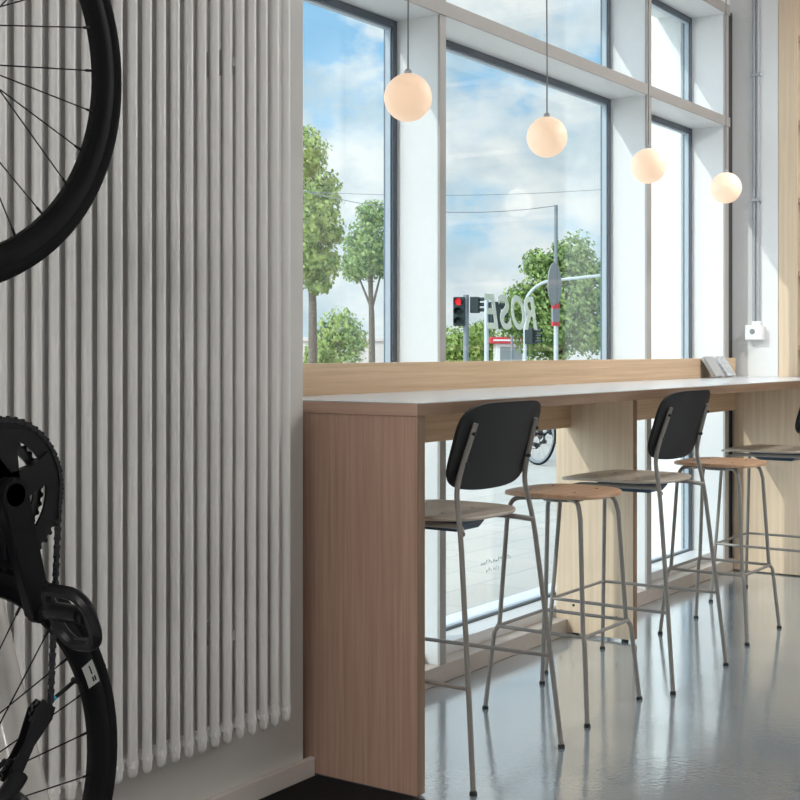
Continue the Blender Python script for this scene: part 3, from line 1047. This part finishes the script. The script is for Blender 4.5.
    if detail:
        step, carry = 0.0127, 0.0
        pts_ = [path[0]]
        for i in range(len(path) - 1):
            a_, c_ = path[i], path[i + 1]
            L_ = (c_ - a_).length
            s_ = step - carry
            while s_ <= L_:
                pts_.append(a_ + (c_ - a_) * (s_ / L_))
                s_ += step
            carry = L_ - (s_ - step)
        for i in range(len(pts_) - 1):
            a_, c_ = pts_[i], pts_[i + 1]
            d_ = c_ - a_
            if d_.length < 1e-4:
                continue
            d_.normalize()
            p_ = Vector((-d_.z, 0, d_.x))
            if p_.length < 1e-4:
                continue
            p_.normalize()
            yo = 0.0032 if i % 2 else 0.0022
            for sgn in (-1, 1):
                o_ = [a_ - d_ * 0.003 + p_ * 0.0036, a_ + d_ * 0.0063 + p_ * 0.0024, c_ + d_ * 0.003 + p_ * 0.0036, c_ + d_ * 0.003 - p_ * 0.0036, a_ + d_ * 0.0063 - p_ * 0.0024, a_ - d_ * 0.003 - p_ * 0.0036]
                prism(b_, [(v.x, v.z) for v in o_], a_.y + sgn * yo - 0.0005, a_.y + sgn * yo + 0.0005, 'Y')
            lathe(b_, [(0.0038, -0.0036), (0.0038, 0.0036)], 'Y', 8, a_)
    else:
        tube(b_, path[:-1], 0.004, 5, closed=True)
    obj('chain', b_, M_chain, root)
    return root, rw


CRANK = 16.0          # crank angle away from straight back, degrees
PEDT = (0.95, 0.12)  # pedal attitude
DER = (0.096, -0.146)
bike, rear_w = make_bike(M_carbon)
bike.location = (1.425, 1.51, 0.612)
bike.rotation_euler = (0, R(-89.5), 0)
tag(bike, 'black road bicycle hung upright in front of the radiator, drive side showing', 'bicycle')
# sticker and valve on the rear wheel (local wheel plane: x forward, z up)
va = R(-66)
b_ = NB()
u_ = Vector((math.cos(va), 0, math.sin(va)))
tube(b_, [u_ * 0.284, u_ * 0.236], 0.0032, 8)
lathe(b_, [(0.005, -0.0050), (0.005, 0.0050)], 'Y', 10, tuple(u_ * 0.279))
v_ = obj('valve', b_, M_black, rear_w, True)
b_ = NB(); tube(b_, [u_ * 0.237, u_ * 0.229], 0.0036, 8)
obj('valve_cap', b_, M_blue, rear_w, True)['label'] = 'blue valve tip'
b_ = NB()
def arc_quad(bm_, r0, r1, a0, a1, y, n_=6):
    prev = None
    for k in range(n_ + 1):
        a = a0 + (a1 - a0) * k / n_
        # follow the rim side: slightly narrower towards the centre
        A = bm_.verts.new((r0 * math.cos(a), -(0.0124 + 0.0008), r0 * math.sin(a)))
        B_ = bm_.verts.new((r1 * math.cos(a), -(y + 0.0008), r1 * math.sin(a)))
        if prev:
            bm_.faces.new([prev[0], A, B_, prev[1]])
        prev = (A, B_)
arc_quad(b_, 0.288, 0.310, va - R(3.6), va + R(3.6), 0.0130)
obj('rim_sticker', b_, M_sticker, rear_w)['label'] = 'silver sticker'
b_ = NB()
arc_quad(b_, 0.298, 0.301, va - R(2.6), va - R(1.0), 0.0136); arc_quad(b_, 0.302, 0.305, va - R(2.6), va - R(1.0), 0.0138); arc_quad(b_, 0.299, 0.3015, va - R(0.2), va + R(2.6), 0.0136)
obj('sticker_print', b_, M_black, rear_w)

# stand carrying the bicycle
stand = thing('bike_stand', (1.56, 1.72, 0), 'pale satin steel stand pole leaning behind the bicycle wheel', 'stand')
def SP(z, y=1.72):
    return (1.560 - 0.273 * z - 1.56, y - 1.72, z)
b_ = NB(); tube(b_, [SP(0.02), SP(1.98)], 0.036, 24); obj('pole', b_, M_pale, stand, True)
b_ = NB(); lathe(b_, [(0.20, 0.0), (0.20, 0.012), (0.05, 0.02), (0.045, 0.06)], 'Z', 36); obj('foot_plate', b_, M_pale, stand, True)
b_ = NB(); tube(b_, [SP(1.90), (1.075 - 1.56, -0.21, 1.897), (1.075 - 1.56, -0.26, 1.899), (1.075 - 1.56, -0.275, 1.93)], 0.009, 10, bend=0.02); obj('hook_arm', b_, M_pale, stand, True)

# ================================================================== ADDED FILL LAMP
fl_ = thing('fill_lamp', (-0.45, 0.9, 0), 'added unseen drum fill lamp standing left of the bicycle', 'lamp')  # lamp added out of view to brighten the radiator from lower left
b_ = NB(); lathe(b_, [(0.14, 0), (0.14, 0.015), (0.02, 0.025)], 'Z', 32); obj('base', b_, M_black, fl_, True)
b_ = NB(); tube(b_, [(0, 0, 0.02), (0, 0, 0.62)], 0.009, 10); obj('pole', b_, M_black, fl_, True)
b_ = NB(); lathe(b_, [(0.17, 0.45), (0.17, 0.75), (0.167, 0.75), (0.167, 0.45)], 'Z', 40, closed=True); obj('fill_lamp_shade', b_, M_fillface, fl_, True)
ld = bpy.data.lights.new('fill_lamp_bulb', 'POINT'); ld.energy = 34; ld.shadow_soft_size = 0.18; ld.color = (1.0, 0.96, 0.93)
lo = bpy.data.objects.new('fill_lamp_bulb', ld); COL.objects.link(lo); lo.location = (0, 0, 0.95); lo.parent = fl_

# ================================================================== ADDED CEILING FILL LIGHTS
for i, (lx, ly, lw) in enumerate(FILL_LAMPS):
    cl_ = thing('ceiling_fill_fitting', (lx, ly, 3.6), ('added unseen ceiling fill light at the left end of the room', 'added unseen ceiling fill light above the far stools', 'added unseen ceiling fill light at the back of the room')[i], 'lamp', 'added ceiling fill lights')
    b_ = NB(); box(b_, (-1.15, -0.28, -0.05), (1.15, 0.28, 0), 0.004); obj('housing', b_, M_white, cl_)
    b_ = NB(); box(b_, (-1.1, -0.25, -0.06), (1.1, 0.25, -0.05)); obj('fill_diffuser', b_, M_fillface, cl_)

# ================================================================== OUTSIDE
bm = NB(); box(bm, (-120, -120, -0.3), (260, 260, -0.02)); struct('ground', bm, M_pave)

CT, ST_ = math.cos(R(34.411)), math.sin(R(34.411))


def P3(px, Z, z=0.0):
    X = (px - 400) / 1312 * Z
    return Vector((Z * CT + X * ST_, Z * ST_ - X * CT, z))


def zz(py, Z):
    return 1.22 - (py - 350.5) / 1312 * Z


def crown_bm(blobs, n, leaf, seed):
    rg = random.Random(seed)
    b2 = NB()
    vol = [a[1] ** 2 for a in blobs]
    for _ in range(n):
        (c_, r_, sq) = rg.choices(blobs, vol)[0]
        d_ = Vector((rg.gauss(0, 1), rg.gauss(0, 1), rg.gauss(0, 1))).normalized()
        rad_ = r_ * (0.55 + 0.5 * rg.random())
        nzv = noise.noise(Vector(c_) * 3 + d_ * 2.2)
        p = Vector(c_) + Vector((d_.x, d_.y, d_.z * sq)) * rad_ * (1 + 0.35 * nzv)
        nn = (d_ + Vector((rg.gauss(0, .5), rg.gauss(0, .5), rg.gauss(0, .5) + 0.4))).normalized()
        t_ = nn.orthogonal().normalized()
        q_ = nn.cross(t_)
        s_ = leaf * (0.6 + 0.8 * rg.random())
        vs_ = [b2.verts.new(p + t_ * s_ * a + q_ * s_ * b3) for a, b3 in ((-0.5, 0), (0, -0.3), (0.5, 0), (0, 0.3))]
        b2.faces.new(vs_)
    return b2


def tree(px, Z, py_top, blobs_px, label, cat='tree', trunk=True, leaf=0.16, n=5000, mat=None, seed=1, name='tree', group=None):
    base = P3(px, Z, -0.02)
    t = thing(name, base, label, cat, group)
    bl = []
    for (bx, by, br, sq) in blobs_px:
        p = P3(bx, Z, zz(by, Z)) - base
        bl.append(((p.x, p.y, p.z), br * Z / 1312, sq))
    obj('foliage', crown_bm(bl, n, leaf, seed), mat or M_leaf, t)
    if trunk:
        top = bl[0][0]
        b2 = NB()
        tube(b2, [(0, 0, 0), (0.02, 0.03, top[2] * 0.5), (top[0] * 0.8, top[1] * 0.8, top[2])], 0.12, 10, radii=[0.15, 0.12, 0.06])
        for (c_, r_, s_) in bl[1:5]:
            tube(b2, [(0.01, 0.02, top[2] * 0.55), tuple(c_)], 0.05, 6, radii=[0.06, 0.025])
        obj('trunk', b2, M_bark, t, True)
    return t


tree(313, 38, 120, [(308, 215, 34, 1.0), (304, 155, 24, 1.1), (322, 190, 20, 0.9), (322, 262, 20, 0.9), (330, 235, 14, 0.8), (298, 260, 30, 0.8), (318, 285, 14, 0.7)], 'leafy street tree with dark trunk seen through the leftmost window', leaf=0.15, n=10000, seed=2)
tree(372, 52, 200, [(368, 250, 26, 1.1), (372, 215, 16, 1.0), (384, 262, 16, 1.0), (356, 270, 14, 0.9)], 'smaller tree beside the first window fin, right of the leafy street tree', leaf=0.16, n=6000, seed=3, mat=M_leaf2)
tree(560, 42, 225, [(558, 300, 38, 1.0), (572, 258, 24, 1.0), (540, 265, 18, 0.9), (524, 302, 22, 0.9), (592, 285, 26, 1.0), (512, 322, 16, 0.9), (548, 335, 34, 0.8), (590, 330, 28, 0.9)], 'broad leafy tree behind the traffic signals in the large window', leaf=0.15, n=15000, seed=4, mat=M_leaf2)
for i, (px, Z, by, br, lab) in enumerate(((458, 50, 346, 22, 'rounded green bush under the red traffic light'), (480, 52, 338, 18, 'pale green bush right of the red traffic light'), (504, 54, 350, 18, 'low green bush below the mirrored window letters'), (318, 44, 356, 14, 'low bush at the foot of the leafy street tree'), (340, 46, 330, 22, 'tall green bush right of the leafy street tree trunk'))):
    tree(px, Z, 0, [(px, by, br, 1.0), (px - br * 0.6, by + 12, br * 0.7, 0.9), (px + br * 0.6, by + 10, br * 0.75, 0.9), (px, by + 45, br * 1.2, 1.2)], lab, 'bush', False, 0.16, 4000, M_leaf, 20 + i, 'bush', 'bushes across the street')


def pole(name, px, Z, py_top, r, label, cat, mat, group=None):
    base = P3(px, Z, -0.02)
    t = thing(name, base, label, cat, group)
    h = zz(py_top, Z)
    b2 = NB(); tube(b2, [(0, 0, 0), (0, 0, h)], r, 12); obj('post', b2, mat, t, True)
    return t, base, h


SIDE = Vector((ST_, -CT, 0))
TOCAM = Vector((-CT, -ST_, 0))


def signal_head(t, base, px, Z, py0, py1, lit, face):
    """three lamp box; face = unit vector the lenses look along"""
    c0 = P3(px, Z, zz(py1, Z)) - base
    h = zz(py0, Z) - zz(py1, Z)
    M = Matrix.Translation(c0) @ Matrix.Rotation(math.atan2(face.x, -face.y), 4, 'Z')
    b2 = NB(); box(b2, (-0.13, -0.10, 0), (0.13, 0.10, h), 0.015)
    for k in range(3):
        zc = h * (0.5 + k) / 3
        rr_ = h / 6 * 0.82
        n_ = 16
        for q in range(n_ - 4):
            a, a2 = math.pi * (-0.2 + 1.4 * q / (n_ - 4)), math.pi * (-0.2 + 1.4 * (q + 1) / (n_ - 4))
            v_ = [b2.verts.new((rr_ * math.cos(x), y, zc + rr_ * math.sin(x))) for x, y in ((a, -0.10), (a2, -0.10), (a2, -0.27), (a, -0.27))]
            b2.faces.new(v_)
    bmesh.ops.transform(b2, matrix=M, verts=b2.verts[:])
    hd = obj('signal_head', b2, M_signal, t)
    for k in range(3):
        zc = h * (0.5 + k) / 3
        b2 = NB(); lathe(b2, [(0.0001, -0.13), (h / 6 * 0.5, -0.122), (h / 6 * 0.76, -0.10)], 'Y', 18, (0, 0, zc))
        bmesh.ops.transform(b2, matrix=M, verts=b2.verts[:])
        o_ = obj('lens', b2, M_redlamp if (k == 2 and lit) else M_signal, hd, True)
        if k == 2 and lit:
            o_['label'] = 'glowing red lens'


Zt = 30
t, base, h = pole('traffic_light', 466, Zt, 294, 0.065, 'traffic light showing red at the left of the large window', 'traffic light', M_pole)
signal_head(t, base, 459.5, Zt, 297, 326, True, (TOCAM - SIDE * 0.25).normalized())
signal_head(t, base, 475, Zt, 297, 313, False, (SIDE + TOCAM * 0.2).normalized())
t, base, h = pole('traffic_light', 486.5, Zt - 4, 299, 0.045, 'grey traffic signal post left of the mirrored window letters', 'traffic light', M_polelight)
signal_head(t, base, 494, Zt - 4, 302, 329, False, (SIDE - TOCAM * 0.3).normalized())
# mast arm
t, base, h = pole('traffic_light', 525, Zt, 305, 0.04, 'traffic signal mast with a curved arm reaching right', 'traffic light', M_polelight)
b2 = NB()
tube(b2, [P3(525, Zt, zz(306, Zt)) - base, P3(527, Zt, zz(296, Zt)) - base, P3(536, Zt, zz(286, Zt)) - base, P3(547, Zt, zz(281, Zt)) - base, P3(606, Zt, zz(275, Zt)) - base], 0.035, 10, bend=0.2)
obj('mast_arm', b2, M_polelight, t, True)
signal_head(t, base, 531, Zt, 328, 344, False, (SIDE + TOCAM * 0.6).normalized())
# tall pole with signs
Zp = 24
t, base, h = pole('sign_pole', 556, Zp, 204, 0.033, 'tall pole carrying round signs in the large window', 'pole', M_pole)
def disc(name, px, py, rw, mat, rx, th=0.012, off=0.08):
    c_ = P3(px, Zp, zz(py, Zp)) - base
    M = Matrix.Translation(c_ + TOCAM * off) @ Matrix.Rotation(math.atan2(TOCAM.x, -TOCAM.y) + R(rx), 4, 'Z')
    b3 = NB(); lathe(b3, [(rw * 0.97, -th), (rw, -th * 0.6), (rw, th)], 'Y', 36)
    bmesh.ops.transform(b3, matrix=M, verts=b3.verts[:])
    return obj(name, b3, mat, t)
disc('round_sign', 554, 285, 0.40, M_signback, 66, off=0.11)
for (y0_, y1_, m, nm) in ((304, 309, M_red, 'red_band'), (309, 322, M_signback, 'sign_plate'), (322, 326, M_red, 'red_band')):
    c_ = P3(555, Zp, zz(y1_, Zp)) - base
    M = Matrix.Translation(c_ + TOCAM * 0.09) @ Matrix.Rotation(math.atan2(TOCAM.x, -TOCAM.y) + R(50), 4, 'Z')
    b3 = NB(); box(b3, (-0.11, -0.02, 0), (0.11, 0.02, zz(y0_, Zp) - zz(y1_, Zp)))
    bmesh.ops.transform(b3, matrix=M, verts=b3.verts[:])
    obj(nm, b3, m, t)
b3 = NB(); tube(b3, [P3(556, Zp, -0.015) - base, P3(556, Zp, zz(326, Zp)) - base], 0.042, 12); obj('post_sleeve', b3, M_polelight, t, True)
# thin post
pole('street_post', 512, 34, 335, 0.035, 'thin grey post standing before the kiosk with the red sign', 'post', M_pole)

# overhead cables
for (ya, yb, lab, nm) in ((190, 206, 'lower overhead cable sloping down to the tall sign pole', 0), (183, 177, 'upper overhead cable running level across the large window', 1)):
    Zc = 23.93 if nm == 0 else 33
    a_, c_ = P3(250, Zc, zz(ya - (16 if nm == 0 else -5), Zc)), P3(554.5 if nm == 0 else 760, Zc, zz(yb if nm == 0 else 173, Zc))
    b3 = NB()
    org = a_.copy()
    tube(b3, [(a_ + (c_ - a_) * k / 12 - Vector((0, 0, 0.35 * 4 * (k / 12) * (1 - k / 12)))) - org for k in range(13)], 0.008, 5)
    o_ = obj('overhead_cable', b3, M_pole)
    o_.location = org
    tag(o_, lab, 'cable', 'overhead cables')

# kiosk with red sign and low wall
Zk = 48
kb = P3(511, Zk, -0.02)
ki = thing('kiosk', kb, 'small pale kiosk with a red sign band below the mirrored letters', 'kiosk', rot=(0, 0, R(34.4 - 90)))
hk = zz(343, Zk)
b3 = NB(); box(b3, (-0.55, 0, 0), (0.55, 1.4, hk), 0.02); obj('body', b3, M_plastic, ki)
b3 = NB(); box(b3, (-0.75, -0.15, hk), (0.75, 1.5, hk + 0.24), 0.02); sg_ = obj('sign_band', b3, M_red, ki)
b3 = NB(); box(b3, (-0.66, -0.165, hk + 0.09), (0.66, -0.149, hk + 0.15)); obj('sign_stripe', b3, M_plastic, sg_)
b3 = NB(); box(b3, (-0.4, -0.02, 0.75), (0.4, 0.0, hk - 0.12)); obj('kiosk_window', b3, M_signback, ki)
wb = P3(322, 60, -0.02)
lw = thing('street_wall', wb, 'low pale stone wall across the street in the leftmost window', 'wall', rot=(0, 0, R(34.4 - 90)))
b3 = NB(); box(b3, (-6, 0, 0), (6, 0.5, zz(341, 60)), 0.03); obj('wall_body', b3, M_stone, lw)
b3 = NB(); box(b3, (-6.1, -0.1, zz(341, 60)), (6.1, 0.6, zz(337, 60)), 0.02); obj('coping', b3, M_stone, lw)

# bicycles parked outside
G5 = 'bicycles parked on the pavement outside'
pb, _ = make_bike(M_red, False)
spots = [(537, 14.2, 62, 'parked bicycle outside, leftmost of the row seen under the counter'), (563, 16.6, 58, 'parked bicycle outside, middle of the row seen under the counter'), (585, 18.0, 66, 'parked bicycle outside, rightmost of the row beside the middle support panel')]
for i, (px, Z, rz, lab) in enumerate(spots):
    c = pb if i == 0 else copy_tree(pb)
    p = P3(px, Z, -0.02)
    c.location = p
    c.rotation_euler = (R(3), 0, R(rz))
    tag(c, lab, 'bicycle', G5)
